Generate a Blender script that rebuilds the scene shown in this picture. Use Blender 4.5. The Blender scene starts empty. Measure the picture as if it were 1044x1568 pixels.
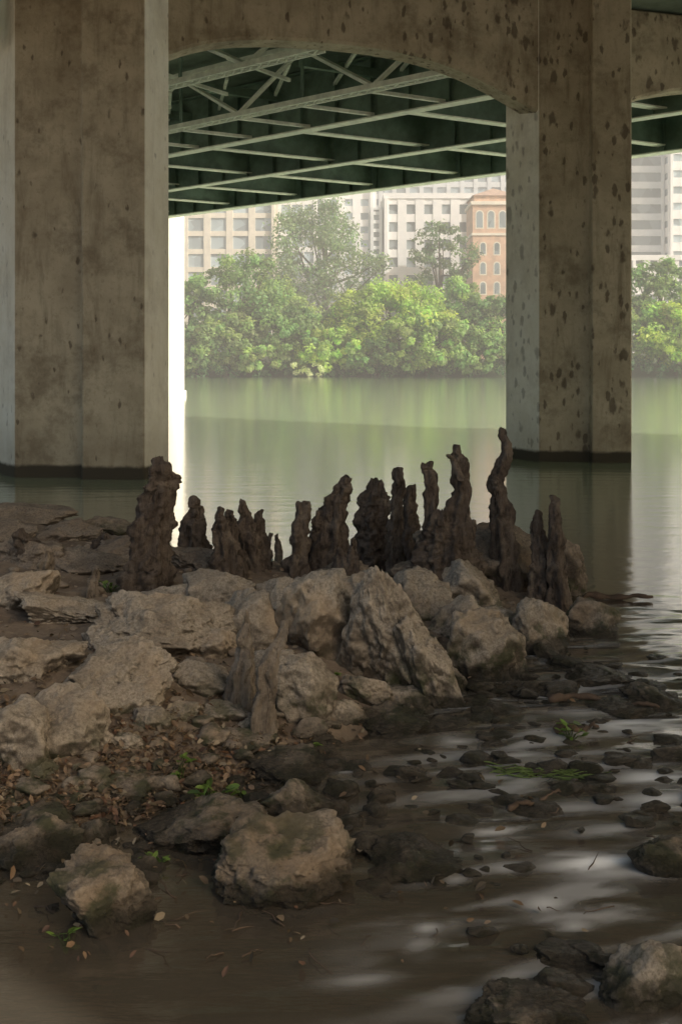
import bpy, math, random
import numpy as np
from mathutils import Vector
random.seed(7)
R=np.random.RandomState(11)
F=1500.0; CX=522.0; HY=557.0; EYE=2.0
scene=bpy.context.scene
# ---------------------------------------------------------------- noise
def _h(i,j,k,s):
    n=(i*374761393+j*668265263+k*2147483647+s*974634777)&0xffffffff
    n=((n^(n>>13))*1274126177)&0xffffffff
    n=n^(n>>16)
    return (n&0xffff)/65535.0
def vn(p,s=0):
    p=np.asarray(p,float); f=np.floor(p); i=f.astype(np.int64); t=p-f; t=t*t*(3-2*t)
    x,y,z=i[...,0],i[...,1],i[...,2]; a,b,c=t[...,0],t[...,1],t[...,2]
    def L(u,v,w): return u+(v-u)*w
    return L(L(L(_h(x,y,z,s),_h(x+1,y,z,s),a),L(_h(x,y+1,z,s),_h(x+1,y+1,z,s),a),b),
             L(L(_h(x,y,z+1,s),_h(x+1,y,z+1,s),a),L(_h(x,y+1,z+1,s),_h(x+1,y+1,z+1,s),a),b),c)
def fbm(p,o=4,s=0):
    p=np.asarray(p,float); r=0;a=.5;t=0
    for k in range(o):
        r=r+a*vn(p*(2.03**k)+k*7.3,s+k); t+=a; a*=.5
    return r/t
def ss(a,b,x):
    t=np.clip((x-a)/(b-a),0,1); return t*t*(3-2*t)
# ---------------------------------------------------------------- terrain
POLY=np.array([(1.95,8.0),(1.5,7.3),(1.0,6.6),(0.55,5.8),(0,5.1),(-.78,4.4),(-1.35,4.0),(-3,3.4),(-8,2.6),(-30,0),
 (-40,18),(-12,16.5),(-6,14.2),(-3.4,12.4),(-2.0,10.6),(-1.0,9.7),(0,9.2),(1.2,8.9),(1.9,8.5)],float)
def sdist(x,y):
    x=np.asarray(x,float);y=np.asarray(y,float)
    d=np.full(x.shape,1e9); ins=np.zeros(x.shape,bool); n=len(POLY)
    for i in range(n):
        ax,ay=POLY[i];bx,by=POLY[(i+1)%n]
        ex,ey=bx-ax,by-ay; t=np.clip(((x-ax)*ex+(y-ay)*ey)/(ex*ex+ey*ey),0,1)
        d=np.minimum(d,np.hypot(x-ax-t*ex,y-ay-t*ey))
        c=((ay>y)!=(by>y))&(x<(bx-ax)*(y-ay)/(by-ay+1e-12)+ax)
        ins^=c
    return np.where(ins,d,-d)
def H(x,y):
    x=np.asarray(x,float);y=np.asarray(y,float)
    s=sdist(x,y)
    p=np.stack([x*1.1,y*1.1,0*x],-1)
    n1=fbm(p,4,3)-.5; n2=fbm(p*5,3,9)-.5
    si=np.maximum(s,0); so=np.maximum(-s,0)
    hin=.42*(1-np.exp(-si/1.0))+n1*.28*np.minimum(si,1)+n2*.06*np.minimum(si*3+.2,1)
    hout=-(.03+.10*(1-np.exp(-so/1.2)))+n1*.07*np.minimum(so,1)+n2*.03-np.minimum(ss(8,14,y)*so*.25,2.2)-ss(3,10,x)*.5
    h=np.where(s>0,hin,hout)
    far=ss(149,156,y)*4.2+ss(170,260,y)*4
    h=np.where(y>140,-2.2+far+n1*.8*(y>150),h)
    back=ss(-1.0,-5,y)
    h=np.maximum(h,h*(1-back)+(.7+n1*.3)*back)
    return h
def hit(px,py):
    d=np.concatenate([np.arange(1.8,20,.02),np.arange(20,170,.5)])
    x=(px-CX)/F*d; z=EYE-(py-HY)/F*d
    g=np.maximum(H(x,d),0)
    k=np.argmax(z<=g)
    return x[k],d[k],g[k]
# ---------------------------------------------------------------- material helpers
def newmat(name):
    m=bpy.data.materials.new(name); m.use_nodes=True
    nt=m.node_tree; nt.nodes.clear()
    o=nt.nodes.new('ShaderNodeOutputMaterial'); b=nt.nodes.new('ShaderNodeBsdfPrincipled')
    nt.links.new(b.outputs[0],o.inputs[0])
    return m,nt,b,o
class N:
    def __init__(s,nt): s.nt=nt
    def n(s,t,**k):
        a=s.nt.nodes.new(t)
        for q,v in k.items(): setattr(a,q,v)
        return a
    def l(s,a,b): s.nt.links.new(a,b)
    def coord(s,scale=(1,1,1)):
        g=s.n('ShaderNodeNewGeometry'); m=s.n('ShaderNodeMapping'); m.inputs['Scale'].default_value=scale
        s.l(g.outputs['Position'],m.inputs['Vector']); return m.outputs[0]
    def noise(s,c,sc,det=6,ro=.6,dist=0):
        a=s.n('ShaderNodeTexNoise'); a.inputs['Scale'].default_value=sc; a.inputs['Detail'].default_value=det
        a.inputs['Roughness'].default_value=ro; a.inputs['Distortion'].default_value=dist
        s.l(c,a.inputs['Vector']); return a.outputs['Fac']
    def mr(s,v,a,b,c=0,d=1):
        m=s.n('ShaderNodeMapRange',interpolation_type='SMOOTHSTEP')
        s.l(v,m.inputs[0])
        for i,q in enumerate((a,b,c,d)): m.inputs[i+1].default_value=q
        return m.outputs[0]
    def math(s,op,a,b=None):
        m=s.n('ShaderNodeMath',operation=op)
        for i,q in enumerate((a,b)):
            if q is None: continue
            if isinstance(q,(int,float)): m.inputs[i].default_value=q
            else: s.l(q,m.inputs[i])
        return m.outputs[0]
    def mix(s,f,a,b,bt='MIX'):
        m=s.n('ShaderNodeMix',data_type='RGBA',blend_type=bt)
        for i,q in ((0,f),(6,a),(7,b)):
            if isinstance(q,(int,float)): m.inputs[i].default_value=q
            elif isinstance(q,tuple): m.inputs[i].default_value=(*q,1)
            else: s.l(q,m.inputs[i])
        return m.outputs[2]
    def posz(s):
        g=s.n('ShaderNodeNewGeometry'); x=s.n('ShaderNodeSeparateXYZ'); s.l(g.outputs['Position'],x.inputs[0]); return x.outputs[2]
    def bump(s,h,st,dist,b,nrm=None):
        m=s.n('ShaderNodeBump'); m.inputs['Strength'].default_value=st; m.inputs['Distance'].default_value=dist
        s.l(h,m.inputs['Height'])
        if nrm is not None: s.l(nrm,m.inputs['Normal'])
        if b is not None: s.l(m.outputs[0],b.inputs['Normal'])
        return m.outputs[0]
def concrete(name,c1,c2,spots=1.0,stain=1.0):
    m,nt,b,o=newmat(name); q=N(nt)
    c=q.coord(); cs=q.coord((1,1,.16))
    col=q.mix(q.mr(q.noise(c,1.3,8,.65),.35,.68),c1,c2)
    st=q.mr(q.noise(cs,3.0,7,.7,.4),.48,.72)
    col=q.mix(q.math('MULTIPLY',st,.6*stain),col,(c2[0]*.40,c2[1]*.36,c2[2]*.31))
    bl=q.mr(q.noise(c,.9,6,.72),.48,.66)
    col=q.mix(q.math('MULTIPLY',bl,.55*stain),col,(c2[0]*.34,c2[1]*.30,c2[2]*.26))
    mo=q.mr(q.noise(c,9,6,.75),.5,.72); col=q.mix(q.math('MULTIPLY',mo,.4*stain),col,(c2[0]*.5,c2[1]*.44,c2[2]*.37))
    g=q.n('ShaderNodeNewGeometry'); xx_=q.n('ShaderNodeSeparateXYZ'); q.l(g.outputs['Position'],xx_.inputs[0])
    spot=None
    for (sc,mul,sub,off) in (((3.6,3.6,1.9),.46,.20,0),((7.5,7.5,3.4),.60,.27,31.3)):
        cd=q.coord(sc)
        if off: cd.node.inputs['Location'].default_value=(off,off*.7,off*.3)
        nz=q.n('ShaderNodeTexNoise'); nz.inputs['Scale'].default_value=2.5; nz.inputs['Detail'].default_value=5; q.l(cd,nz.inputs['Vector'])
        ad=q.n('ShaderNodeVectorMath',operation='MULTIPLY_ADD'); q.l(nz.outputs['Color'],ad.inputs[0]); ad.inputs[1].default_value=(.6,.6,.6); q.l(cd,ad.inputs[2])
        v=q.n('ShaderNodeTexVoronoi'); v.inputs['Scale'].default_value=1.0; q.l(ad.outputs[0],v.inputs['Vector'])
        sp=q.n('ShaderNodeSeparateColor'); q.l(v.outputs['Color'],sp.inputs[0])
        th=q.math('SUBTRACT',q.math('MULTIPLY',sp.outputs[0],mul),sub)
        dens=q.mr(xx_.outputs[0],-3,2,-.07,.085)
        df=q.math('SUBTRACT',q.math('ADD',th,dens),v.outputs['Distance'])
        s_=q.mr(df,-.07,.10); spot=s_ if spot is None else q.math('MAXIMUM',spot,s_)
    col=q.mix(q.math('MULTIPLY',spot,.68*spots),col,(.07,.048,.033))
    z=xx_.outputs[2]
    zn=q.math('ADD',z,q.math('MULTIPLY',q.noise(c,3,4),.12))
    wet=q.mr(zn,.32,.24); col=q.mix(wet,col,(.014,.018,.014))
    stn=q.mr(zn,1.3,.4); col=q.mix(q.math('MULTIPLY',stn,.3),col,(.15,.11,.07))
    q.l(col,b.inputs['Base Color']); b.inputs['Roughness'].default_value=.88
    hn=q.math('SUBTRACT',q.noise(c,28,6,.7),q.math('MULTIPLY',spot,.5*spots))
    q.bump(hn,.5,.02,b)
    return m
def simple(name,c,r=.7,var=.3,sc=3,bump=.2,metal=0):
    m,nt,b,o=newmat(name); q=N(nt); co=q.coord()
    col=q.mix(q.mr(q.noise(co,sc,6,.65),.3,.7),tuple(v*(1-var) for v in c),tuple(min(1,v*(1+var)) for v in c))
    q.l(col,b.inputs['Base Color']); b.inputs['Roughness'].default_value=r; b.inputs['Metallic'].default_value=metal
    if bump: q.bump(q.noise(co,sc*8,5),bump,.02,b)
    return m
def rockmat(name,c1,c2,wz=(.13,.04),wd=.8):
    m,nt,b,o=newmat(name); q=N(nt); c=q.coord()
    col=q.mix(q.mr(q.noise(c,3.5,8,.7,.3),.35,.65),c1,c2)
    col=q.mix(q.mr(q.noise(c,11,7,.75,.5),.48,.68,0,.7),col,tuple(v*.40 for v in c2))
    fine=q.noise(c,60,8,.8)
    col=q.mix(q.mr(fine,.36,.6,.6,0),col,tuple(v*.30 for v in c2))
    col=q.mix(q.mr(q.noise(c,1.7,3),.5,.65,0,.4),col,(c1[0]*1.0,c1[1]*.85,c1[2]*.68))
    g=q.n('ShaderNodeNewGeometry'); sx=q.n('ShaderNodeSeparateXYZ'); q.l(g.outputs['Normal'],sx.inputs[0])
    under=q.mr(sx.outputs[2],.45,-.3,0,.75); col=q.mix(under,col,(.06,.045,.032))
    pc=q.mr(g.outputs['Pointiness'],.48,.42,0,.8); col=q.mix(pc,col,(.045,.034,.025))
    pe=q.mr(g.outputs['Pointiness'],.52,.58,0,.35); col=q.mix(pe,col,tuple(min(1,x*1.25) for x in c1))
    z=q.posz(); zn=q.math('ADD',z,q.math('MULTIPLY',q.math('SUBTRACT',q.noise(c,5,5),.5),.18))
    moss=q.math('MULTIPLY',q.mr(zn,.34,.10),q.mr(q.noise(c,7,6),.45,.58))
    col=q.mix(q.math('MULTIPLY',moss,.8),col,(.05,.065,.022))
    wet=q.mr(zn,*wz); col=q.mix(q.math('MULTIPLY',wet,wd),col,(.028,.025,.018))
    q.l(col,b.inputs['Base Color'])
    q.l(q.mr(wet,0,1,.9,.12),b.inputs['Roughness'])
    hh=q.math('ADD',q.math('MULTIPLY',q.noise(c,10,10,.75),1.0),q.math('MULTIPLY',fine,.30))
    q.bump(hh,1.0,.05,b)
    return m
# ---------------------------------------------------------------- mesh helpers
def link(o,parent=None):
    scene.collection.objects.link(o)
    if parent: o.parent=parent
    return o
def mesh(name,V,Fc,mats,parent=None,smooth=False,mi=None,col=None):
    me=bpy.data.meshes.new(name); 
    V=np.asarray(V,float)
    me.from_pydata(V.tolist(),[],Fc if isinstance(Fc,list) else Fc.tolist())
    for m in (mats if isinstance(mats,(list,tuple)) else [mats]): me.materials.append(m)
    if mi is not None: me.polygons.foreach_set('material_index',np.asarray(mi,np.int32))
    if smooth: me.polygons.foreach_set('use_smooth',np.ones(len(me.polygons),bool))
    if col is not None:
        a=me.color_attributes.new('Col','FLOAT_COLOR','POINT')
        c=np.ones((len(V),4),np.float32); c[:,:3]=col; a.data.foreach_set('color',c.ravel())
    me.update()
    return link(bpy.data.objects.new(name,me),parent)
class MB:
    def __init__(s): s.V=[];s.F=[];s.M=[];s.C=[]; s.n=0
    def add(s,V,Fc,m=0,c=(1,1,1)):
        V=np.asarray(V,float); s.V.append(V)
        s.F+= (np.asarray(Fc)+s.n).tolist() if isinstance(Fc,np.ndarray) else [[i+s.n for i in f] for f in Fc]
        s.M+=[m]*len(Fc); c=np.asarray(c,float)
        s.C.append(np.broadcast_to(c,(len(V),3))); s.n+=len(V)
    def box(s,a,b,m=0,c=(1,1,1)):
        x0,y0,z0=a;x1,y1,z1=b
        s.add([(x0,y0,z0),(x1,y0,z0),(x1,y1,z0),(x0,y1,z0),(x0,y0,z1),(x1,y0,z1),(x1,y1,z1),(x0,y1,z1)],
         [[0,3,2,1],[4,5,6,7],[0,1,5,4],[1,2,6,5],[2,3,7,6],[3,0,4,7]],m,c)
    def beam(s,p,q,w,z0,z1,m=0):
        p=np.array(p[:2],float);q=np.array(q[:2],float); d=q-p; d/=np.hypot(*d); n=np.array([-d[1],d[0]])*w/2
        c=[p-n,q-n,q+n,p+n]
        V=[(*c[i],z0) for i in range(4)]+[(*c[i],z1) for i in range(4)]
        s.add(V,[[0,3,2,1],[4,5,6,7],[0,1,5,4],[1,2,6,5],[2,3,7,6],[3,0,4,7]],m)
    def tube(s,P,r,seg=8,m=0,c=(1,1,1)):
        P=np.asarray(P,float); r=np.broadcast_to(r,(len(P),)); T=np.gradient(P,axis=0); T/=np.linalg.norm(T,axis=1)[:,None]+1e-9
        up=np.array([.13,.99,.05]) if abs(T[:,1]).mean()<.8 else np.array([1,0,0.1])
        A=np.cross(T,up);A/=np.linalg.norm(A,axis=1)[:,None]+1e-9;B=np.cross(T,A)
        th=np.linspace(0,2*math.pi,seg,endpoint=False)
        V=(P[:,None]+r[:,None,None]*(A[:,None]*np.cos(th)[None,:,None]+B[:,None]*np.sin(th)[None,:,None])).reshape(-1,3)
        Fc=[[i*seg+j,i*seg+(j+1)%seg,(i+1)*seg+(j+1)%seg,(i+1)*seg+j] for i in range(len(P)-1) for j in range(seg)]
        Fc.append(list(range(seg))[::-1]); Fc.append([ (len(P)-1)*seg+j for j in range(seg)])
        s.add(V,Fc,m,c)
    def out(s,name,mats,parent=None,smooth=False,col=False):
        V=np.concatenate(s.V)
        return mesh(name,V,s.F,mats,parent,smooth,s.M,np.concatenate(s.C) if col else None)
def empty(name,loc=(0,0,0)):
    e=bpy.data.objects.new(name,None); e.empty_display_size=.5; link(e); return e
def prism(poly,z0,z1,mb,m=0):
    n=len(poly); V=[(*p,z0) for p in poly]+[(*p,z1) for p in poly]
    Fc=[list(range(n))[::-1],[n+i for i in range(n)]]+[[i,(i+1)%n,n+(i+1)%n,n+i] for i in range(n)]
    mb.add(V,Fc,m)
def bevel(o,w,seg=2):
    b=o.modifiers.new('bevel','BEVEL'); b.width=w; b.segments=seg; b.limit_method='ANGLE'; b.angle_limit=.6
# ---------------------------------------------------------------- world / sun / camera
w=bpy.data.worlds.new("World"); scene.world=w; w.use_nodes=True
bg=w.node_tree.nodes['Background']; sky=w.node_tree.nodes.new('ShaderNodeTexSky'); sky.sky_type='NISHITA'; sky.sun_disc=False
az=np.array([.88,-.475]); el=math.radians(37)
sd=Vector((az[0]*math.cos(el),az[1]*math.cos(el),math.sin(el))).normalized()
sky.sun_elevation=el; sky.sun_rotation=math.atan2(sd.x,sd.y)
sky.dust_density=6.0; sky.air_density=1.0; sky.ozone_density=.3
mm=w.node_tree.nodes.new('ShaderNodeMix'); mm.data_type='RGBA'; mm.blend_type='MULTIPLY'; mm.inputs[0].default_value=1; mm.inputs[7].default_value=(1.12,1.05,.90,1)
w.node_tree.links.new(sky.outputs[0],mm.inputs[6]); w.node_tree.links.new(mm.outputs[2],bg.inputs[0]); bg.inputs[1].default_value=.15
L=bpy.data.lights.new('sun','SUN'); L.energy=5; L.angle=math.radians(.5); L.color=(1,.96,.88)
lo=link(bpy.data.objects.new('sun',L)); lo.rotation_euler=(-sd).to_track_quat('-Z','Y').to_euler(); lo.location=(20,-20,60)
cam=bpy.data.cameras.new('camera'); co=link(bpy.data.objects.new('camera',cam)); scene.camera=co
co.location=(0,0,EYE); co.rotation_euler=(math.radians(90),0,0)
cam.sensor_fit='HORIZONTAL'; cam.sensor_width=36; cam.lens=36*F/1044; cam.shift_y=-(784-HY)/1044; cam.clip_end=5000; cam.clip_start=.05
scene.view_settings.view_transform='Standard'; scene.view_settings.look='None'; scene.view_settings.exposure=0
# ---------------------------------------------------------------- materials
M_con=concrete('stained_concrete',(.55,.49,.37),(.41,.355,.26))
M_con_lit=concrete('lit_concrete',(.88,.86,.78),(.80,.77,.67),.6,.4)  # lighter copy of the pier concrete, paints in brighter light on the side faces
M_steel=simple('green_steel',(.15,.22,.175),.5,.3,2,.15)
M_flange=simple('lit_flange_steel',(.78,.82,.73),.6,.15,4,.2)  # pale tone puts light bounced off the water into the steel colour
M_deck=simple('deck_underside',(.20,.25,.21),.8,.3,1,.2)
M_white=simple('white_concrete',(.66,.64,.58),.8,.06,1,.1)
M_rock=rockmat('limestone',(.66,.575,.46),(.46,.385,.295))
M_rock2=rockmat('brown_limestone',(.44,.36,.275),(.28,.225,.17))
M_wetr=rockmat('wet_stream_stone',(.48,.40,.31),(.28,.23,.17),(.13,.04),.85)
def groundmat():
    m,nt,b,o=newmat('muddy_ground'); q=N(nt); c=q.coord()
    col=q.mix(q.mr(q.noise(c,3,8,.7),.35,.65),(.15,.11,.078),(.29,.225,.16))
    col=q.mix(q.mr(q.noise(c,40,5,.7),.55,.7),col,(.35,.28,.20))
    g=q.n('ShaderNodeNewGeometry'); x=q.n('ShaderNodeSeparateXYZ'); q.l(g.outputs['Position'],x.inputs[0])
    wet=q.mr(x.outputs[2],.07,.0); col=q.mix(q.math('MULTIPLY',wet,.45),col,(.09,.062,.038))
    gr=q.mr(x.outputs[1],145,150); col=q.mix(gr,col,(.06,.09,.025))
    q.l(col,b.inputs['Base Color']); q.l(q.mr(wet,0,1,.9,.45),b.inputs['Roughness'])
    q.bump(q.noise(c,22,8,.75),.8,.04,b); return m
M_ground=groundmat()
def axis(lo,hi,f0,f1,st,g=1.25):
    a=list(np.arange(f0,f1+st*.5,st)); s=st; x=f1
    while x<hi: s*=g; x+=s; a.append(min(x,hi))
    s=st; x=f0
    while x>lo: s*=g; x-=s; a.insert(0,max(x,lo))
    return np.array(a)
def grid(name,xs,ys,zf,mat,col=None,smooth=True):
    X,Y=np.meshgrid(xs,ys); Z=zf(X,Y); V=np.stack([X,Y,Z],-1).reshape(-1,3)
    nx,ny=len(xs),len(ys); i=np.arange(nx-1)[None,:]+np.arange(ny-1)[:,None]*nx; i=i.ravel()
    Fc=np.stack([i,i+1,i+1+nx,i+nx],-1)
    return mesh(name,V,Fc,mat,smooth=smooth,col=col(V) if col else None)
xs=axis(-900,900,-6.5,5,.06,1.2); ys=axis(-120,1500,2.2,14,.06,1.12)
ys=np.unique(np.concatenate([ys,np.arange(146,175,1.5)]))
grid('ground',xs,ys,H,M_ground)
# ---------------------------------------------------------------- water
foam_glint_spots=[(920,1322,80,15,1.0),(1000,1330,60,9,.7),(690,1137,35,9,1.0),(650,1450,26,10,.5),(655,1420,22,6,.5),(760,1275,50,8,.7),(860,1240,80,9,.55),(740,1305,60,8,.6),
 (560,1500,60,7,.3),(835,1385,40,12,.6),(880,1420,30,10,.6),(1000,1195,60,12,.8),(900,1168,60,9,.6),(960,1110,70,8,.8),(860,1060,40,7,.7),(1010,1225,60,7,.7),(780,1330,40,6,.4),
 (930,1270,70,8,.6),(880,1090,50,5,.6),(1030,1290,30,6,.7),(820,1120,50,6,.6),(930,1035,60,6,.7),(760,1190,60,6,.35),(800,1160,50,5,.5),(700,1350,20,5,.5),
 (430,1140,16,6,.6),(530,1190,14,6,.5),(100,1300,14,5,.5),(215,1385,12,8,.4)]
FS=[]  # white streaks: foam plus bright sky reflections painted into the vertex colour
for a,b_,sx_,sy_,k in foam_glint_spots:
    d=2*F/(b_-HY); FS.append(((a-CX)/F*d,d,sx_/F*d,sy_*d*d/(2*F),k))
def flow(X,Y):
    m=ss(-1.2,.6,X-.25*(Y-4))*ss(9.5,6.8,Y)*ss(1.5,2.6,Y)*ss(9,4,X)
    return m
def WZ(X,Y):
    P=np.stack([X*1.5+.25*Y,Y*6.0-.7*X,0*X],-1)
    wv=fbm(P+fbm(P*.5,2,5)[...,None]*1.6,2,21)-.5
    P2=np.stack([X*5,Y*15,0*X],-1)
    w2=fbm(P2,2,31)-.5
    k=.10*fbm(np.stack([X*.6,Y*.9,0*X],-1),2,77)*(.6+.4*ss(3.2,5,Y))
    return flow(X,Y)*(wv*k*.9+w2*.006)
def WC(V):
    X,Y=V[:,0],V[:,1]; f=np.zeros(len(V))
    P=np.stack([X*2.0+.6*Y,Y*11-2.0*X,0*X],-1); P=P+fbm(P*.5,2,8)[:,None]*2.0
    n=fbm(P,4,41); st=ss(.30,.66,n)
    for (a,b_,sx_,sy_,k) in FS:
        f=np.maximum(f,k*np.exp(-((X-a)/sx_)**2-((Y-b_-.12*(X-a))/(sy_*1.4))**2))
    f=f*st*.9+f**3*.2
    f=np.maximum(f,flow(X,Y)*ss(.50,.78,n)*.32*ss(-.3,.8,X))
    return np.stack([f,f,f],-1)
def watermat():
    m,nt,b,o=newmat('river_water'); q=N(nt); nt.nodes.remove(b)
    c=q.coord((.6,2.2,1)); c2=q.coord((1,4.0,1))
    g=q.n('ShaderNodeNewGeometry'); x=q.n('ShaderNodeSeparateXYZ'); q.l(g.outputs['Position'],x.inputs[0])
    h=q.math('ADD',q.noise(c,1.6,3,.5),q.math('MULTIPLY',q.noise(c2,7,3,.5),.2))
    bm_=q.n('ShaderNodeBump'); bm_.inputs['Distance'].default_value=.03; q.l(h,bm_.inputs['Height'])
    q.l(q.mr(x.outputs[1],6,30,.35,.10),bm_.inputs['Strength']); nr=bm_.outputs[0]
    gl=q.n('ShaderNodeBsdfGlossy'); gl.inputs['Color'].default_value=(1,1,1,1)
    q.l(q.mr(x.outputs[1],8,30,.10,.12),gl.inputs['Roughness']); q.l(nr,gl.inputs['Normal'])
    fr=q.n('ShaderNodeFresnel'); fr.inputs['IOR'].default_value=1.40; q.l(nr,fr.inputs['Normal'])
    fac=q.math('POWER',fr.outputs[0],q.mr(x.outputs[1],3,10,.74,.46))
    tr=q.n('ShaderNodeBsdfTransparent'); tr.inputs['Color'].default_value=(.74,.66,.54,1)
    df=q.n('ShaderNodeBsdfDiffuse'); q.l(q.mix(q.mr(x.outputs[1],8,20),(.17,.145,.11),(.42,.52,.32)),df.inputs['Color'])
    body=q.n('ShaderNodeMixShader'); q.l(q.mr(x.outputs[1],6,14,.38,1),body.inputs[0]); q.l(tr.outputs[0],body.inputs[1]); q.l(df.outputs[0],body.inputs[2])
    mx=q.n('ShaderNodeMixShader'); q.l(fac,mx.inputs[0]); q.l(body.outputs[0],mx.inputs[1]); q.l(gl.outputs[0],mx.inputs[2])
    at=q.n('ShaderNodeAttribute',attribute_name='Col'); fo=q.n('ShaderNodeBsdfDiffuse'); fo.inputs['Color'].default_value=(.92,.93,.92,1)
    m2=q.n('ShaderNodeMixShader'); q.l(at.outputs['Fac'],m2.inputs[0]); q.l(mx.outputs[0],m2.inputs[1]); q.l(fo.outputs[0],m2.inputs[2])
    q.l(m2.outputs[0],o.inputs[0]); return m
M_water=watermat()
xs=axis(-900,900,-2.6,4.6,.025,1.3); ys=axis(-3,158,2.2,9.4,.02,1.15)
grid('river_water',xs,ys,WZ,M_water,WC)
# ---------------------------------------------------------------- bridge
br=empty('highway_bridge')
u=np.array([-.8,.6]); v=np.array([.6,.8]); bdir=np.array([.895,.446])
def uv(a,b): return u*a+v*b
def pier(name,poly,lit_faces):
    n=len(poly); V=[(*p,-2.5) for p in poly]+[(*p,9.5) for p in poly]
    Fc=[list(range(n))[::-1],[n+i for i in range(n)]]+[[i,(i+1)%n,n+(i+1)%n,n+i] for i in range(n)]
    mi=[0,0]+[1 if i in lit_faces else 0 for i in range(n)]
    o=mesh(name,V,Fc,[M_con,M_con_lit],br,mi=mi); bevel(o,.035)
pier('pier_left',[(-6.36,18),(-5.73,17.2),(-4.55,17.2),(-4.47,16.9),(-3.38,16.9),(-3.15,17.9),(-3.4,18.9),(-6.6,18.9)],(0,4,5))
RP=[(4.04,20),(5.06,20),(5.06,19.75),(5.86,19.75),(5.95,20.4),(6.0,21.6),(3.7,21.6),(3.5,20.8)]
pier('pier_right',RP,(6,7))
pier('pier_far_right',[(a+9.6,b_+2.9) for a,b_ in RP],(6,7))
def archwall(name,pts,th=.55):
    n=len(pts); nrm=np.array([-.285,.958])*th
    mbw=MB(); V=[]
    for x,z in pts:
        y=18.83+.297*x
        V+=[(x,y,z),(x,y,9.5),(x+nrm[0],y+nrm[1],z),(x+nrm[0],y+nrm[1],9.5)]
    Fc=[]
    for i in range(n-1):
        a=4*i;b2=4*i+4
        Fc+=[[a,b2,b2+1,a+1],[a+2,a+3,b2+3,b2+2],[a,a+2,b2+2,b2],[a+1,b2+1,b2+3,a+3]]
    Fc+=[[0,1,3,2],[4*n-4,4*n-2,4*n-1,4*n-3]]
    mbw.add(V,Fc); o=mbw.out(name,[M_con],br); bevel(o,.05,1)
ax=[-3.13,-2.32,-1.5,0,1.65,2.86,3.69,4.09]; azz=[7.67,7.96,8.12,8.16,8.04,7.71,7.30,7.12]
xx=np.linspace(-3.25,4.2,40)
cf=np.polyfit(ax,azz,5); archwall('arch_wall_main',[(x,float(np.polyval(cf,np.clip(x,-3.2,4.12)))) for x in xx])
archwall('arch_wall_right',[(x,7.0+1.1*math.sqrt(max(0,1-((x-9.9)/4.4)**2))) for x in np.linspace(5.9,13.9,30)])
archwall('arch_wall_left',[(x,7.2+1.1*math.sqrt(max(0,1-((x+10.2)/4.4)**2))) for x in np.linspace(-14.3,-6.1,30)])
mb=MB()
a,b_,c_,d_=uv(-70,3.9),uv(70,3.9),uv(70,28.3),uv(-70,28.3)
prism([tuple(d_),tuple(c_),tuple(b_),tuple(a)][::-1],9.55,10.1,mb); mb.out('deck_slab',[M_deck],br)
mb=MB()
def uat(voff,x): return (v[0]*voff-x)/.8
def girder(voff,u0,u1,z0=8.0,z1=9.53,fl=.32,stiff=True):
    p=uv(u0,voff);q=uv(u1,voff)
    mb.beam(p,q,.03,z0+.03,z1,0); mb.beam(p,q,fl,z0,z0+.035,1); mb.beam(p,q,fl,z1-.06,z1-.02,0)
    if stiff:
        k=u0
        while k<u1:
            for s_ in (-1,1):
                p=uv(k,voff+s_*.02);q=uv(k,voff+s_*.14); mb.beam(p,q,.02,z0+.036,z1-.07,0)
            k+=1.1
girder(19.65,uat(19.65,5.2),60)
girder(23.6,-60,60); girder(27.7,-60,60,7.98,9.54,.4)
mb.beam(uv(-60,28.1),uv(60,28.1),.12,9.0,10.5,0)
for k in range(-4,9):
    st=np.array([-1.42,25.9])+u*3.35*k
    st=st+v*(19.7-np.dot(st,v))
    t=(27.6-19.7)/np.dot(bdir,v)
    en=st+bdir*t
    near=st[0]<4.5
    if not near: st=st+bdir*(3.9/np.dot(bdir,v))
    mb.beam(st,en,.03,8.2,9.5,0); mb.beam(st,en,.28,8.16,8.197,1)
    if near and st[0]<3.5:
        st2=st-bdir*((19.7-17.6)/np.dot(bdir,v)); mb.beam(st2,st,.14,8.9,9.1,0)
for voff in (21.6,25.6):
    mb.beam(uv(-2 if voff<25 else -60,voff),uv(60,voff),.16,9.1,9.52,0)
mb.out('girders',[M_steel,M_flange],br)
def truss(voff,u0,u1,name,zb=8.0,zt=9.4):
    t=MB()
    for s_ in (-.13,.13):
        t.beam(uv(u0,voff+s_),uv(u1,voff+s_),.05,zb,zb+.12,1); t.beam(uv(u0,voff+s_),uv(u1,voff+s_),.05,zt-.1,zt,1)
    k=u0
    while k<u1-.25:
        for a1,a2 in ((-.1,.1),(.1,-.1)):
            t.beam(uv(k,voff+a1),uv(k+.25,voff+a2),.035,zb+.005,zb+.03,1)
            t.beam(uv(k,voff+a1),uv(k+.25,voff+a2),.035,zt-.08,zt-.06,0)
        k+=.25
    k=u0; s_=0; st=2.0
    while k<u1-st:
        A=(*uv(k,voff),zb+.1 if s_ else zt-.1); B=(*uv(k+st,voff),zt-.1 if s_ else zb+.1)
        t.tube([A,tuple((np.array(A)+B)/2),B],.06,4,1)
        if not s_: t.beam(uv(k-.03,voff),uv(k+.03,voff),.06,zb+.1,zt-.1,0)
        k+=st; s_^=1
    t.out(name,[M_steel,M_flange],br)
truss(17.6,uat(17.6,2.3),45,'lattice_truss_a')
truss(15.4,uat(15.4,-.4),45,'lattice_truss_b',8.25,9.45)
mb=MB()
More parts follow.
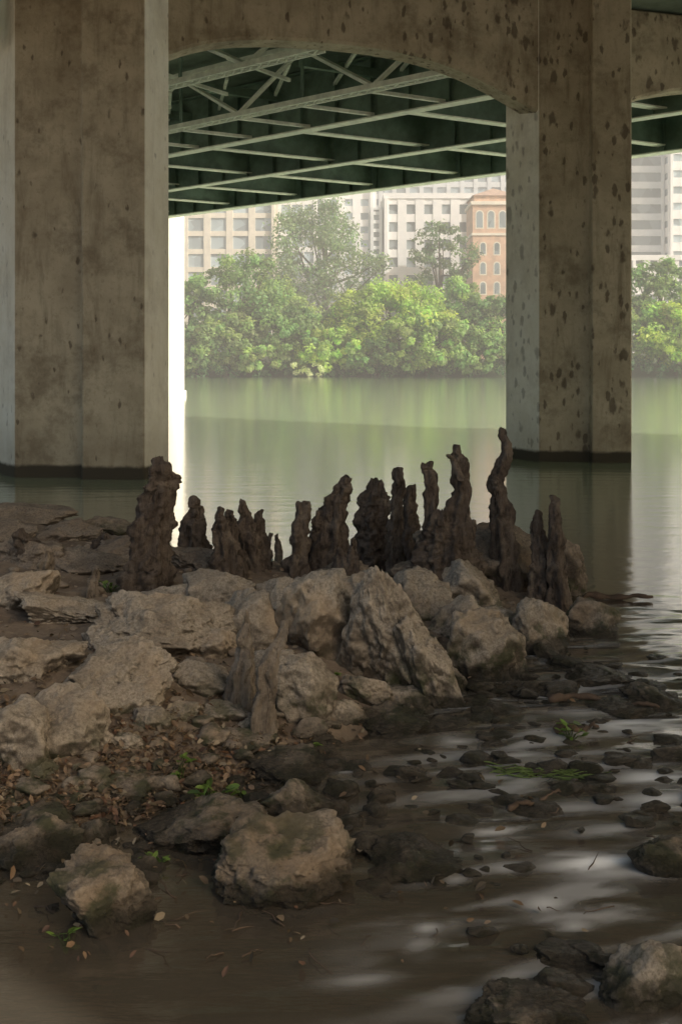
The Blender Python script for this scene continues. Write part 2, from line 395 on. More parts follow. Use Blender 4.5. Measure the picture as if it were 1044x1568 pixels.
for k in range(0,9):
    p=uv(uat(17.6,2.0)+k*2.0,17.6); q=p+bdir*((19.6-17.6)/np.dot(bdir,v)); mb.beam(p,q,.08,8.05,8.13,1)
    q2=uv(uat(17.6,2.0)+k*2.0+2.2,19.6); mb.beam(p,q2,.07,9.0,9.08,1)
    if k>1:
        p3=uv(uat(17.6,2.0)+k*2.0,15.5); mb.beam(p3,p,.07,8.6,8.68,1)
mb.out('wind_bracing',[M_steel,M_flange],br)
mb=MB(); th=np.linspace(0,2*math.pi,24,endpoint=False)
cx_,cy_=-11.0,61.0
prism([(cx_+1.25*math.cos(t),cy_+.9*math.sin(t)) for t in th],-2.5,11.8,mb)
prism([(cx_+1.38*math.cos(t),cy_+1.0*math.sin(t)) for t in th],-2.4,.35,mb)
mb.box((cx_-1.5,cy_-1.2,11.8),(cx_+1.5,cy_+1.2,12.8)); mb.out('bridge_pier',[M_white])
# ---------------------------------------------------------------- boulders
import bmesh
def ico(s):
    bm=bmesh.new(); bmesh.ops.create_icosphere(bm,subdivisions=s,radius=1)
    V=np.array([v_.co[:] for v_ in bm.verts]); Fc=np.array([[q.index for q in f.verts] for f in bm.faces]); bm.free(); return V,Fc
ICO={s:ico(s) for s in (1,2,3,4,5,6)}
def rockshape(V,seed,p=60,npl=16,rough=1.0,det=True):
    r_=np.random.RandomState(seed)
    n=[]; lim=.74; tr=0
    while len(n)<npl:
        c=r_.normal(size=3); c/=np.linalg.norm(c); tr+=1
        if tr>400: lim=.9
        if all(np.dot(c,k)<lim for k in n): n.append(c)
    n=np.array(n); dd=r_.uniform(.48,.92,npl)
    o_=seed*3.7
    Vw=V+.10*rough*(np.stack([fbm(V*2.2+o_,3,1),fbm(V*2.2+o_+9,3,2),fbm(V*2.2+o_+17,3,3)],-1)-.5)
    Vw=Vw/np.linalg.norm(Vw,axis=1)[:,None]
    dots=np.maximum(Vw@n.T/dd,0); inv=(dots**p).sum(1)**(1/p); r=1/inv
    r=np.minimum(r,1.25)
    r=r*(1+rough*(.12*(fbm(V*2.0+o_,3,1)-.5)))
    if det:
        a=fbm(V*5+o_,5,2); r=r*(1+rough*.14*(np.abs(a-.5)*2-.25))
        b=fbm(V*3.2+o_+5,4,4)*7; fr=b-np.floor(b); r=r*(1+rough*.045*(np.floor(b)+ss(.75,1,fr)-3.5))
    return V*r[:,None]
rid_=[0]
def boulder(px,pb,w_,h_,seed=None,dep=.85,mat=None,name='boulder',sub=5,peak=0,rough=1.0,tilt=None):
    rid_[0]+=1; seed=seed if seed is not None else rid_[0]*13+5
    rs=np.random.RandomState(seed+999)
    X,Y,Z=hit(px,pb)
    W=w_/F*Y; D=W*dep; dt=Y+.42*D; ztop=EYE-(pb-h_-HY)/F*dt; ztop=max(ztop,Z+.03)
    V,Fc=ICO[sub]; S=rockshape(V,seed,rough=rough)
    t_=tilt if tilt is not None else rs.uniform(-.4,.4)
    S[:,2]+=t_*S[:,0]+rs.uniform(-.1,.35)*S[:,1]
    if peak: 
        t=np.maximum(S[:,2],0); S[:,0]=S[:,0]*(1-.5*t)+peak*.5*t; S[:,1]*=(1-.35*t)
    mn,mx=S.min(0),S.max(0); S=(S-mn)/(mx-mn)
    hz=ztop-Z; z0=Z-.28*hz-.05
    P=np.stack([X+(S[:,0]-.5)*W*1.08,Y-.08*D+S[:,1]*D,z0+S[:,2]*(ztop-z0)],-1)
    k=min(1,W*2)
    P[:,2]+=(fbm(P*16,4,8)-.5)*.030*k; P[:,0]+=(fbm(P*16+40,4,9)-.5)*.030*k; P[:,1]+=(fbm(P*16+80,4,10)-.5)*.030*k
    return mesh(name,P,Fc,mat or M_rock,smooth=True)
B=[
(245,1012,225,108,3),(165,1095,180,112,8),(95,1165,135,112,312),(12,1180,105,108,14),(20,1050,130,74,15),(480,1012,120,138,21),
(645,950,95,80,25),(725,935,100,80,27),(745,1043,130,112,29),(832,1002,90,88,31),(375,992,120,92,40),(455,1108,120,110,42),
(340,1110,90,36,43),(330,945,110,72,44),(570,965,110,98,45),(430,935,90,50,46),(100,960,160,62,47),(20,935,110,65,48),(700,990,95,80,49),
(60,1025,120,45,50),(300,1065,100,55,52),(250,930,90,40,53),(410,1060,80,70,154),(560,1080,80,50,155),(225,1120,70,40,156),(530,1110,70,40,157),(790,985,70,60,158),(500,925,80,55,159),
(620,1095,90,45,160),(190,1150,60,30,161),(270,1105,60,30,162),(50,1195,60,30,163),(385,1125,50,24,164),(150,1000,70,40,165),(780,1035,60,50,166),(850,985,50,50,167),(690,1060,60,40,168),(325,1010,70,50,169)]
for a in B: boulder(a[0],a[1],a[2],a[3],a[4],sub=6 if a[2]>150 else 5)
boulder(590,1060,130,200,155,peak=-.5,sub=6,dep=1.0,tilt=-.15)
boulder(650,1088,125,150,258,tilt=-.5,sub=6); boulder(555,1035,90,120,57,tilt=.3)
for a in [(800,905,190,104,60),(868,922,80,100,61),(700,890,120,95,62),(745,890,90,70,64),(300,880,110,40,65),(120,880,150,40,66),(30,870,120,45,67),(200,860,120,40,68),
          (100,830,90,35,69),(30,800,140,30,70),(160,815,80,25,71),(520,890,90,30,73),(640,900,90,45,74),(0,835,90,40,76),(230,830,60,30,77)]:
    boulder(a[0],a[1],a[2],a[3],a[4],mat=M_rock2)
MT=[M_rock,M_rock2,M_wetr]
for a in [(910,975,90,60,80,2),(450,1205,150,48,81,2),(455,1262,115,70,82,2),(300,1312,200,78,83,2),(430,1392,215,130,184,2),(147,1438,160,120,85,2),(35,1338,145,80,86,2),
          (175,1238,115,50,87,1),(60,1285,120,55,88,1),(640,1352,150,55,89,2),(995,1556,130,115,90,0),(815,1605,190,85,91,2),(1022,1345,100,62,92,2),(890,1492,120,22,93,2),
          (825,1256,85,25,94,2),(590,1132,145,46,95,2),(365,1152,120,38,96,2),(470,1162,110,34,97,2),(130,1300,60,40,98,2),(870,1022,60,18,99,2),(930,1050,110,26,100,2),(1010,1085,90,36,101,2),
          (960,1100,90,24,102,2),(780,1100,60,22,103,2),(860,1065,70,20,104,2),(1030,1165,60,25,105,2),(910,1215,70,20,106,2),(780,1145,90,18,107,2),(735,1110,50,18,108,2),(980,1180,60,14,109,2),
          (540,1185,60,20,110,2),(220,1340,60,30,111,2),(840,1010,40,30,112,2),(760,1040,50,34,113,2),(995,1060,60,18,114,2),(520,1215,40,24,115,2),(690,1195,40,12,116,2),(250,1275,60,24,117,2),(690,1115,60,20,118,2),(830,1190,70,14,119,2),
          (700,1345,50,22,120,2),(560,1300,50,16,121,2),(400,1240,60,26,122,2),(100,1240,60,26,123,1),(20,1250,60,30,124,1)]:
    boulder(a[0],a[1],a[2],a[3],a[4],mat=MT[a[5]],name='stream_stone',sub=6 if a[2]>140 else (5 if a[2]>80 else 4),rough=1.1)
mb=MB(); g1,gf=ICO[2]
cnt=0
while cnt<1800:
    x=R.uniform(-5.5,2.4); y=R.uniform(2.6,11.5); s=float(sdist(x,y))
    if s<-.9 or (s<0 and R.rand()>.35): continue
    z=float(H(x,y)); sz=.012+.06*R.rand()**3
    P=rockshape(g1,int(R.randint(1e6)),20,9,.6,False)*sz*np.array([1,1,.6])*R.uniform(.8,1.4,3)
    mb.add(P+np.array([x,y,z+sz*.1]),gf); cnt+=1
mb.out('river_gravel',[M_rock2],smooth=True)
# shoreline cobbles on the bank (one object)
mb=MB(); g1,gf=ICO[3]
for k in range(170):
    t=R.rand(); px=R.uniform(-10,540); py=np.interp(px,[0,540],[1300,1140])+R.normal(0,65)
    X,Y,Z=hit(px,py); sz=.018+.055*R.rand()**2
    P=rockshape(g1,int(R.randint(1e6)),40,11,1,True)*sz*np.array([1.3,1,.65])*R.uniform(.8,1.25,3)
    mb.add(P+np.array([X,Y,Z+sz*.15]),gf)
mb.out('shore_cobbles',[M_wetr],smooth=True)
mb=MB()
clus=[(900,1050),(980,1090),(780,1100),(860,1130),(700,1180),(600,1200),(820,1190),(960,1180),(1010,1240),(560,1240),(640,1330),(880,1480),(720,1060),(940,1010)]
for k in range(210):
    c=clus[R.randint(len(clus))]; px=c[0]+R.normal(0,75); py=c[1]+R.normal(0,28)
    if py<985: continue
    d=2*F/(py-HY); X=(px-CX)/F*d; sz=.018+.060*R.rand()**2.2
    if float(sdist(X,d))>-.05: continue
    P=rockshape(g1,int(R.randint(1e6)),40,11,1,True)*sz*np.array([1.5,.9,.6])*R.uniform(.8,1.25,3)
    a=R.normal(0,.3); P=np.stack([P[:,0]*math.cos(a)-P[:,1]*math.sin(a),P[:,0]*math.sin(a)+P[:,1]*math.cos(a),P[:,2]],-1)
    mb.add(P+np.array([X,d,R.uniform(-.008,.018)]),gf)
mb.out('riffle_cobbles',[M_wetr],smooth=True)
# ---------------------------------------------------------------- cypress knees
def kneemat(name,a_,b2,hi):
    m,nt,b,o=newmat(name); q=N(nt); c=q.coord((1,1,.25)); c1=q.coord()
    col=q.mix(q.mr(q.noise(c,18,8,.75),.35,.65),a_,b2)
    col=q.mix(q.mr(q.noise(c1,4,6,.7),.48,.68),col,hi)
    col=q.mix(q.mr(q.noise(c,34,6,.7),.52,.66,0,.75),col,tuple(x*.45 for x in a_))
    q.l(col,b.inputs['Base Color']); b.inputs['Roughness'].default_value=.88
    q.bump(q.math('ADD',q.noise(c,30,9,.8),q.math('MULTIPLY',q.noise(c1,55,6,.75),.7)),1.0,.045,b); return m
M_knee=kneemat('cypress_bark',(.10,.075,.058),(.23,.18,.14),(.32,.26,.20))
M_knee2=kneemat('dusty_cypress_bark',(.26,.21,.16),(.42,.35,.27),(.52,.44,.35))
kid=[0]
def knee(pts,base=None,flute=.30,mat=None):
    kid[0]+=1; r_=np.random.RandomState(kid[0]*7+1)
    X,Y,Z=hit(pts[0][0],pts[0][1]) if base is None else base
    n0=len(pts)
    P=np.array([((a-CX)/F*Y,Y,EYE-(b-HY)/F*Y,c/F*Y*(.88 if i<n0-1 else .74)) for i,(a,b,c) in enumerate(pts)])
    P[0,2]=min(P[0,2],Z)-.12
    t=np.linspace(0,1,len(P)); T=np.linspace(0,1,80)
    Q=np.stack([np.interp(T,t,P[:,k]) for k in range(4)],-1)
    for _ in range(6): Q[1:-1]=(Q[:-2]+2*Q[1:-1]+Q[2:])/4
    ph=r_.uniform(0,6,6); ht=Q[-1,2]-Q[0,2]
    wob=fbm(np.stack([T*ht*9+kid[0]*11,T*0,T*0],-1),3,12)-.5; wob2=fbm(np.stack([T*ht*9+kid[0]*17,T*0+4,T*0],-1),3,13)-.5
    wid=fbm(np.stack([T*ht*14+kid[0]*5,T*0+9,T*0],-1),3,14)-.5
    Q[:,1]+=.04*np.sin(T*5+ph[0])*T; Q[:,0]+=.045*wob*np.minimum(T*3,1); Q[:,1]+=.045*wob2
    Q[:,3]*=1+.30*wid
    seg=40; th=np.linspace(0,2*math.pi,seg,endpoint=False)
    cap=[]; rt=Q[-1,3]; lx=r_.uniform(-.5,.5)*rt
    for a,f in ((25,.45),(45,.75),(65,.95),(82,1.1)): cap.append([Q[-1,0]+lx*f,Q[-1,1],Q[-1,2]+rt*f,rt*math.cos(math.radians(a))])
    Q=np.vstack([Q,cap]); n=len(Q); TT=np.concatenate([T,[1]*4])
    V=np.zeros((n,seg,3)); k1=r_.randint(4,7)
    fl=1+flute*(1-.7*TT)[:,None]*np.cos(k1*th+ph[2]+1.0*TT[:,None])*.8+.15*np.cos(2*th+ph[3]+TT[:,None]*3)
    V[...,0]=Q[:,0:1]+Q[:,3:4]*fl*np.cos(th); V[...,1]=Q[:,1:2]+Q[:,3:4]*fl*np.sin(th)*.95; V[...,2]=Q[:,2:3]
    dn=fbm(V*np.array([20,20,10])+kid[0],4,3)-.5; dm=fbm(V*np.array([50,50,20]),3,6)-.5
    dr=(dn*1.5+dm*1.1)*Q[:,3:4]**.7*.38
    V[...,0]+=dr*np.cos(th); V[...,1]+=dr*np.sin(th); V[-10:,:,2]+=(dn[-10:]*1.6+dm[-10:]*1.2)*rt
    V=V.reshape(-1,3); Fc=[[i*seg+j,i*seg+(j+1)%seg,(i+1)*seg+(j+1)%seg,(i+1)*seg+j] for i in range(n-1) for j in range(seg)]
    Fc.append([(n-1)*seg+j for j in range(seg)])
    mesh('cypress_knee',V,Fc,mat or M_knee,smooth=True)
K=[
[(222,900,50),(226,860,38),(234,800,29),(243,755,24),(248,730,21),(250,718,19)],
[(300,862,28),(298,830,23),(297,795,19),(298,778,11),(299,766,9)],
[(345,888,32),(345,850,22),(343,815,15),(338,795,8),(337,781,6)],
[(352,880,24),(353,840,15),(354,800,9),(354,786,7)],
[(385,870,24),(380,830,17),(374,795,12),(371,772,9)],
[(392,870,22),(394,830,16),(397,800,11),(399,784,7)],
[(414,850,8),(413,835,5),(413,820,4)],[(428,850,8),(426,832,5),(424,820,4)],
[(455,880,24),(458,840,16),(462,805,13),(462,782,13)],
[(484,870,18),(487,830,13),(487,800,11),(487,786,10)],
[(505,875,30),(508,820,21),(514,775,18),(524,748,15),(530,736,12)],
[(572,875,40),(570,830,29),(571,790,24),(574,760,19),(574,745,16)],
[(545,890,20),(538,862,13),(540,838,7),(541,826,5)],[(525,890,24),(523,866,16),(520,846,8)],
[(606,880,16),(604,830,12),(607,780,10),(609,740,9),(610,720,9)],
[(628,880,18),(625,830,14),(626,780,12),(627,750,10)],
[(652,890,26),(658,830,20),(660,790,12),(659,745,10),(656,722,10),(655,714,9)],
[(692,900,55),(690,860,44),(690,820,32),(701,785,17),(707,740,13),(704,705,13),(699,688,10)],
[(668,900,50),(668,860,36),(670,820,26),(672,798,16)],
[(704,712,8),(697,706,6),(689,700,5)],
[(775,900,24),(772,850,18),(768,800,15),(766,765,14),(759,742,11),(768,722,11),(774,700,11),(775,680,11),(772,660,8)],
[(826,925,20),(830,880,17),(828,840,14),(823,810,10),(822,788,6)],
[(856,940,17),(856,890,14),(850,850,12),(850,815,10),(849,785,9),(847,762,6)],
[(365,1085,30),(368,1040,20),(374,1000,14),(378,965,10),(378,938,6)],
[(398,1120,24),(402,1070,17),(412,1020,14),(426,985,12),(437,960,8)],
[(62,920,18),(66,885,12),(74,860,10),(78,842,6)],[(142,915,11),(144,890,7),(148,872,5)],
[(60,860,40),(45,835,24),(30,820,12)],[(150,850,26),(156,832,18),(160,820,8)],
]
prev=None
for k in K:
    if k[0][1]==712:
        X,Y,Z=prev; knee(k,base=(X,Y,9),flute=0); continue
    knee(k,mat=M_knee2 if (k[0][0] in (365,398,62,142)) else None); prev=hit(k[0][0],k[0][1])
# ---------------------------------------------------------------- leaf litter / twigs / plants
def leafmat(name,trans=.35,rough=.5):
    m,nt,b,o=newmat(name); q=N(nt); at=q.n('ShaderNodeAttribute',attribute_name='Col')
    q.l(at.outputs['Color'],b.inputs['Base Color']); b.inputs['Roughness'].default_value=rough
    t=q.n('ShaderNodeBsdfTranslucent'); q.l(q.mix(1.0,at.outputs['Color'],(1.7,1.8,.8),'MULTIPLY'),t.inputs['Color'])
    mx=q.n('ShaderNodeMixShader'); mx.inputs[0].default_value=trans; q.l(b.outputs[0],mx.inputs[1]); q.l(t.outputs[0],mx.inputs[2]); q.l(mx.outputs[0],o.inputs[0])
    return m
M_leaf=leafmat('dead_leaf',.1,.6); M_green=leafmat('green_leaf',.3,.35); M_tree=leafmat('tree_foliage',.5,.6)
def leafquad(mb,c,sz,yaw,pitch,roll,col,asp=.5):
    cy,sy=math.cos(yaw),math.sin(yaw)
    L_=[(-1,0,0),(-.4,-asp,.12),(.45,-asp*.8,.12),(1,0,-.05),(.45,asp*.8,.12),(-.4,asp,.12),(0,0,0)]
    V=np.array(L_)*sz; cr,sr=math.cos(roll),math.sin(roll); cp,sp=math.cos(pitch),math.sin(pitch)
    V=V@np.array([[1,0,0],[0,cr,-sr],[0,sr,cr]]).T@np.array([[cp,0,-sp],[0,1,0],[sp,0,cp]]).T@np.array([[cy,-sy,0],[sy,cy,0],[0,0,1]]).T
    mb.add(V+np.array(c),[[0,1,6],[1,2,6],[2,3,6],[3,4,6],[4,5,6],[5,0,6]],0,col)
pal=[(.22,.14,.08),(.26,.19,.12),(.14,.095,.055),(.32,.22,.14),(.10,.075,.045),(.20,.11,.065),(.32,.26,.18)]
mb=MB(); cnt=0
while cnt<3200:
    if R.rand()<.7: px=R.uniform(-20,480); py=R.normal(1215,105)
    else: px=R.uniform(-50,900); py=R.uniform(860,1500)
    if py<840 or py>1560: continue
    X,Y,Z=hit(px,py)
    if float(sdist(X,Y))<-.05 and R.rand()>.12: continue
    c=np.array(pal[R.randint(len(pal))])*R.uniform(.45,1.05)
    leafquad(mb,(X,Y,max(Z,0)+.010+.015*R.rand()),R.uniform(.008,.028),R.uniform(0,6.3),R.normal(0,.45),R.normal(0,.6),c); cnt+=1
mb.out('leaf_litter',[M_leaf],col=True)
M_twig=simple('twig_bark',(.09,.06,.04),.8,.4,10,.3)
mb=MB()
for k in range(90):
    px=R.uniform(-20,520) if k<75 else R.uniform(500,1040); py=R.uniform(1060,1480)
    X,Y,Z=hit(px,py); l=R.uniform(.04,.16); a=R.uniform(0,6.3); t=np.linspace(-.5,.5,6)
    x=X+np.cos(a)*t*l+R.normal(0,.006,6); y=Y+np.sin(a)*t*l+R.normal(0,.006,6); z=np.maximum(H(x,y),0)+.008
    z=np.full(6,z.mean())+R.normal(0,.003,6)+t*R.uniform(-.04,.04)
    mb.tube(np.stack([x,y,z],-1),np.linspace(.004,.0015,6)*R.uniform(.6,1.2),6)
mb.out('twig_litter',[M_twig],smooth=True)
def plant(name,px,py,n,size,spread,hgt):
    X,Y,Z=hit(px,py); mb=MB()
    for i in range(n):
        a=R.uniform(0,6.3); rr=spread*R.rand()**.6; tip=(X+math.cos(a)*rr,Y+math.sin(a)*rr*.5,Z+hgt*R.uniform(.2,1))
        P=np.array([(X+R.normal(0,.01),Y,Z-.02),((X+tip[0])/2,(Y+tip[1])/2,Z+(tip[2]-Z)*.7),tip]); mb.tube(P,[.003,.0022,.0015],5,0,(.05,.08,.02))
        leafquad(mb,tip,size*R.uniform(.6,1.2),a,R.uniform(-.5,.6),R.normal(0,.5),np.array((.12,.19,.04))*R.uniform(.6,1.6),.45)
    mb.out(name,[M_green],col=True)
plant('weed_seedling',275,1200,8,.035,.06,.12); plant('weed_seedling',325,1228,18,.034,.12,.07); plant('weed_seedling',372,1222,7,.03,.06,.05)
plant('weed_seedling',872,1135,14,.035,.09,.09); plant('weed_seedling',170,908,16,.03,.12,.08); plant('weed_seedling',510,1040,6,.03,.04,.05); plant('weed_seedling',480,1150,4,.022,.04,.03)
plant('weed_seedling',235,1330,7,.03,.07,.04); plant('weed_seedling',100,1440,6,.03,.08,.03)
mb=MB()
for k in range(60):
    px=R.uniform(740,905); py=1190+.06*(px-820)+R.normal(0,3.5); X,Y,Z=hit(px,py); t=np.linspace(0,1,5); l=R.uniform(.06,.18)
    mb.tube(np.stack([X+t*l,Y+.1*l*np.sin(t*3+k),.016+.006*np.sin(t*4+k)],-1),[.002,.004,.003,.002,.001],5,0,np.array((.11,.16,.045))*R.uniform(.5,1.4))
mb.out('floating_waterweed',[M_green],col=True)
def wood(pts,r,name='driftwood_branch'):
    P=[]
    for a,b_ in pts: 
        d=2*F/(b_-HY); P.append(((a-CX)/F*d,d,.03))
    P=np.array(P); T=np.linspace(0,1,24); t=np.linspace(0,1,len(P)); Q=np.stack([np.interp(T,t,P[:,i]) for i in range(3)],-1)
    Q[:,2]+=.012*np.sin(T*9); Q+=R.normal(0,.004,Q.shape); mb=MB(); mb.tube(Q,r*(1-.6*T)*(1+.25*np.sin(T*23)),10); mb.out(name,[M_twig],smooth=True)
wood([(880,918),(930,918),(1000,921)],.035); wood([(850,1128),(890,1122),(915,1122)],.02); wood([(840,1080),(900,1075),(960,1085),(1010,1092)],.022); wood([(780,1250),(860,1222)],.012)
X,Y,Z=hit(402,866); Z=Z+.03; Y-=.1
mb=MB(); T=np.array([0,.005,.01,.13,.15,.175,.225,.23]); rr=np.array([.02,.031,.033,.033,.028,.014,.013,.012]); s=.95
P=np.stack([X-.12+T*s,Y+0*T,Z+.02+T*.06],-1); 
mb.tube(P,rr*.9,20)
m,nt,b,o_=newmat('bottle_glass'); b.inputs['Base Color'].default_value=(.45,.55,.50,1); b.inputs['Roughness'].default_value=.08; b.inputs['Transmission Weight'].default_value=.4; b.inputs['IOR'].default_value=1.5
mb.out('glass_bottle',[m],smooth=True)
# ---------------------------------------------------------------- trees
M_bark=simple('tree_bark',(.11,.085,.06),.9,.3,2,.4)
def leaves(mb,C,rad,n,size,col,rs,m=1):
    d=rs.normal(size=(n,3)); d/=np.linalg.norm(d,axis=1)[:,None]; r=rad*rs.uniform(.2,1.15,n)**.6
    P=C+d*r[:,None]*np.array([1,1,.8])
    nn=d+rs.normal(0,.6,(n,3))+np.array([.25,-.3,.6]); nn/=np.linalg.norm(nn,axis=1)[:,None]
    a=np.cross(nn,rs.normal(size=(n,3))); a/=np.linalg.norm(a,axis=1)[:,None]; b=np.cross(nn,a)
    sz=size*rs.uniform(.5,1.3,n)[:,None]
    Q=np.stack([P-a*sz,P-b*sz*.6,P+a*sz,P+b*sz*.6],1).reshape(-1,3)
    c=np.asarray(col)*rs.uniform(.7,1.3,n)[:,None]; c=np.repeat(c,4,0)
    Fc=np.arange(4*n).reshape(-1,4)
    s0=mb.n; mb.V.append(Q); mb.F+=(Fc+s0).tolist(); mb.M+=[m]*n; mb.C.append(c); mb.n+=4*n
tid=[0]
def tree(px,ptop,wpx,d,pbot,col,name='riverside_tree',ncl=110,nl=85,size=.33):
    tid[0]+=1; rs=np.random.RandomState(100+tid[0]); X=(px-CX)/F*d; zt=EYE+(HY-ptop)/F*d; zb=EYE+(HY-pbot)/F*d; W=wpx/F*d
    g=float(H(X,d)); mb=MB(); cz=(zt+zb)/2; rz=(zt-zb)/2; rx=W/2
    t=np.linspace(0,1,7); top=np.array([X+rs.normal(0,.4),d,cz+rz*.4]); b0=np.array([X,d,g-.5])
    mb.tube(b0+(top-b0)*t[:,None]+rs.normal(0,.15,(7,3))*t[:,None],np.linspace(.028,.008,7)*(zt-g),8)
    cs=[]
    for k in range(ncl):
        dv=rs.normal(size=3); dv/=np.linalg.norm(dv); dv[2]=dv[2] if dv[2]>-.75 else -dv[2]
        if dv[1]>.3: dv[1]*=-1
        rr=rs.uniform(.35,1)**.6
        lob=.75+.5*float(fbm(dv*1.9+tid[0]*5,3,4))
        c=np.array([X+dv[0]*rx*rr*lob,d+dv[1]*rx*.8*rr*lob,cz+dv[2]*rz*rr*min(1,lob+.1)])
        cs.append(c); f=rs.uniform(.6,1.4)
        yel=rs.uniform(-.15,.2)
        leaves(mb,c,min(rx,rz)*rs.uniform(.12,.28),nl,size,(col[0]*f*(1+yel),col[1]*f,col[2]*f),rs)
    for k in range(0,ncl,7):
        s=b0+(top-b0)*rs.uniform(.35,.95); e=cs[k]; mid=(s+e)/2+np.array([0,0,-.3])+rs.normal(0,.3,3)
        mb.tube([s,mid,e],np.array([.008,.005,.002])*(zt-g)+.02,6)
    mb.out(name,[M_bark,M_tree],col=True)
G1=(.20,.31,.12);G2=(.28,.40,.15);G3=(.17,.27,.10);G4=(.38,.50,.14)
tree(365,385,140,158,560,G1); tree(495,308,185,190,520,(.20,.30,.15),ncl=150,nl=80); tree(676,336,110,182,500,(.14,.21,.10),ncl=70,nl=60,size=.32)
tree(292,418,80,160,565,G2,ncl=70); tree(425,430,140,166,560,G2); tree(445,470,140,154,574,G1); tree(350,480,130,153,576,(.25,.34,.14),ncl=80)
tree(600,434,220,157,570,G4,ncl=190); tree(705,418,90,163,565,G2,ncl=80); tree(752,444,95,158,574,G1,ncl=90); tree(540,460,110,162,570,G1); tree(650,480,200,153,577,G2,ncl=140)
tree(505,500,150,153,576,G4,ncl=100); tree(720,500,120,152,577,G1,ncl=90); tree(300,500,110,152,577,G1,ncl=90); tree(400,520,100,151,577,G2,ncl=60); tree(580,520,120,151,577,G1,ncl=70)
tree(1010,395,120,160,570,G1); tree(1035,465,130,153,576,G4); tree(975,460,80,155,576,G2,ncl=60); tree(860,420,150,160,570,G1,ncl=70); tree(200,430,160,160,570,G1,ncl=70); tree(80,410,170,160,570,G2,ncl=70); tree(1130,420,150,160,570,G1,ncl=70); tree(-60,420,170,165,570,G3,ncl=70)
rs=np.random.RandomState(5); mb=MB()
for k in range(750):
    X=rs.uniform(-75,90); y=rs.uniform(149.2,152.5); z=rs.uniform(.1,1.8)+(y-149.5)*.5
    leaves(mb,np.array([X,y,z]),.75,26,.24,np.array((.07,.15,.07))*rs.uniform(.7,1.5),rs,0)
mb.out('bank_vines',[M_tree],col=True)
mb=MB()
for k in range(16):
    leaves(mb,np.array([rs.uniform(-7.4,-2.4),rs.uniform(148.4,149.2),rs.uniform(.3,2.0)]),.5,40,.17,(.70,.72,.6),rs,0)
mb.out('flowering_shrub',[M_tree],col=True)
# ---------------------------------------------------------------- humid haze over the river valley
m=bpy.data.materials.new('river_haze'); m.use_nodes=True; nt=m.node_tree; nt.nodes.clear()
o=nt.nodes.new('ShaderNodeOutputMaterial'); vs=nt.nodes.new('ShaderNodeVolumeScatter'); vs.inputs['Density'].default_value=.0034; vs.inputs['Color'].default_value=(1,1,.97,1); vs.inputs['Anisotropy'].default_value=-.15
nt.links.new(vs.outputs[0],o.inputs['Volume'])
mb=MB(); mb.box((-160,70,.05),(190,420,75)); mb.out('haze',[m])
# ---------------------------------------------------------------- buildings
def glassmat(name,c,r=.15):
    m,nt,b,o=newmat(name); q=N(nt); co=q.coord()
    v=q.n('ShaderNodeTexVoronoi'); v.inputs['Scale'].default_value=.35; q.l(co,v.inputs['Vector'])
    sp=q.n('ShaderNodeSeparateColor'); q.l(v.outputs['Color'],sp.inputs[0])
    q.l(q.mix(sp.outputs[0],tuple(x*.6 for x in c),tuple(min(1,x*1.3) for x in c)),b.inputs['Base Color']); b.inputs['Roughness'].default_value=r; return m
M_glass=glassmat('window_glass',(.42,.50,.53)); M_dglass=glassmat('dark_glass',(.26,.30,.31))
M_tan=simple('tan_stone',(.82,.75,.62),.8,.08,.5,0); M_wht=simple('white_stone',(.90,.89,.86),.8,.04,.5,0); M_gry=simple('grey_panel',(.78,.80,.79),.7,.08,.5,0)
M_brick=simple('orange_brick',(.66,.44,.30),.85,.18,.6,0); M_roof=simple('roof_tile',(.48,.34,.25),.8,.2,1,0)
def building(name,x0,x1,y0,dep,top,fl,bay,wf,hf,mats,frame=.35,parapet=1.2):
    e=empty(name); g=3.0; mb=MB(); mb.box((x0+.3,y0+.3,g),(x1-.3,y0+dep-.3,top),0); mb.out('glazing',[mats[1]],e)
    mb=MB(); nf=int((top-g)/fl); nb=max(1,round((x1-x0)/bay)); bw=(x1-x0)/nb
    for i in range(nf+1):
        z=g+i*fl; mb.box((x0+.02,y0+.02,z-.5*hf*fl),(x1-.02,y0+dep-.02,z+.5*hf*fl))
    for i in range(nb+1):
        x=x0+i*bw; hw=bw*wf/2; mb.box((x-hw,y0-.1,g),(x+hw,y0+.6,top)); mb.box((x-hw,y0+dep-.6,g),(x+hw,y0+dep+.1,top))
    nd=max(1,round(dep/bay))
    for i in range(nd+1):
        y=y0+i*dep/nd; hw=bw*wf/2; mb.box((x0-.1,y-hw,g),(x0+.6,y+hw,top-.01)); mb.box((x1-.6,y-hw,g),(x1+.1,y+hw,top-.01))
    mb.box((x0-.25,y0-.25,top),(x1+.25,y0+dep+.25,top+parapet)); mb.out('facade',[mats[0]],e); return e
building('office_building',-52,-15.5,228,30,58,4.2,5.6,.30,.28,(M_tan,M_glass))
building('glass_building',-15,-6,236,20,60,3.8,3,.12,.3,(M_wht,M_glass))
building('white_apartment_building',9.6,29,216,20,38.5,3.9,3.7,.5,.45,(M_wht,M_dglass))
building('stair_tower',6.6,9.0,216,8,36,1.9,2.4,.3,.4,(M_gry,M_dglass),parapet=.5)
building('hotel_tower',8,62,300,30,66,3.6,4.2,.3,.45,(M_gry,M_glass))
building('banded_tower',70,79,240,30,80,3.9,9,.06,.42,(M_gry,M_dglass))
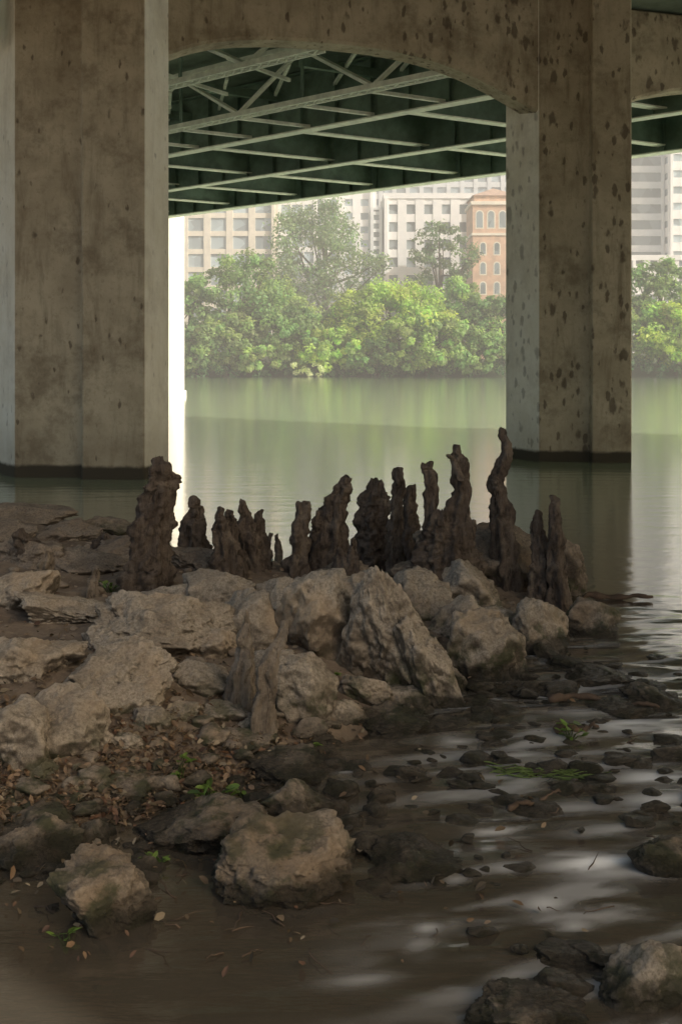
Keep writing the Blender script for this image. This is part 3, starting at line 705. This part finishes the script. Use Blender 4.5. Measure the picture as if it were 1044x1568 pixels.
building('white_tower',79.3,98,236,20,84,3.9,20,.05,.55,(M_wht,M_glass))
building('low_white_building',66,79,222,14,25.5,4,3.5,.5,.6,(M_wht,M_dglass))
building('white_filler_building',-4,8,250,20,50,3.5,4,.5,.5,(M_wht,M_glass))  # added filler block, white to keep the gap as bright as pale sky
e=empty('brick_tower'); mb=MB(); x0,x1,y0=26.6,36.4,198; T=34.2
mb.box((x0,y0,3),(x1,y0+10,T),0); mb.box((x0-.35,y0-.35,T),(x1+.35,y0+10.35,T+.7),1); mb.box((x0-.2,y0-.2,T-6.2),(x1+.2,y0+10.2,T-5.7),1)
prism([(x0+.3,y0+.3),(x1-.3,y0+.3),(x1-.3,y0+9.7),(x0+.3,y0+9.7)],T+.7,T+1.9,mb,0); mb.out('walls',[M_brick,M_tan],e)
mb=MB(); c=((x0+x1)/2,y0+5,T+4.2); mb.add([(x0-.1,y0-.1,T+1.9),(x1+.1,y0-.1,T+1.9),(x1+.1,y0+10.1,T+1.9),(x0-.1,y0+10.1,T+1.9),c],[[0,1,4],[1,2,4],[2,3,4],[3,0,4],[3,2,1,0]]); mb.out('roof',[M_roof],e)
mb=MB(); mf=MB()
def archwin(xc,z0,z1,hw,fr=.25):
    pts=[(xc-hw,z0),(xc+hw,z0)]+[(xc+hw*math.cos(t),z1+hw*math.sin(t)) for t in np.linspace(0,math.pi,9)]
    n=len(pts); V=[(a,y0-.06,b) for a,b in pts]; mb.add(V,[list(range(n))])
    o2=[(xc-hw-fr,z0-fr),(xc+hw+fr,z0-fr)]+[(xc+(hw+fr)*math.cos(t),z1+(hw+fr)*math.sin(t)) for t in np.linspace(0,math.pi,9)]
    V=[(a,y0-.03,b) for a,b in o2]; mf.add(V,[list(range(n))])
for i in range(4): archwin(x0+1.4+i*2.33,T-4.6,T-1.9,.62)
for r_ in range(6):
    for i in range(3): archwin(x0+2.1+i*2.8,T-10-r_*4,T-8.2-r_*4,.5)
mb.out('windows',[M_dglass],e); mf.out('surrounds',[M_tan],e)
print('objs',len(bpy.data.objects))
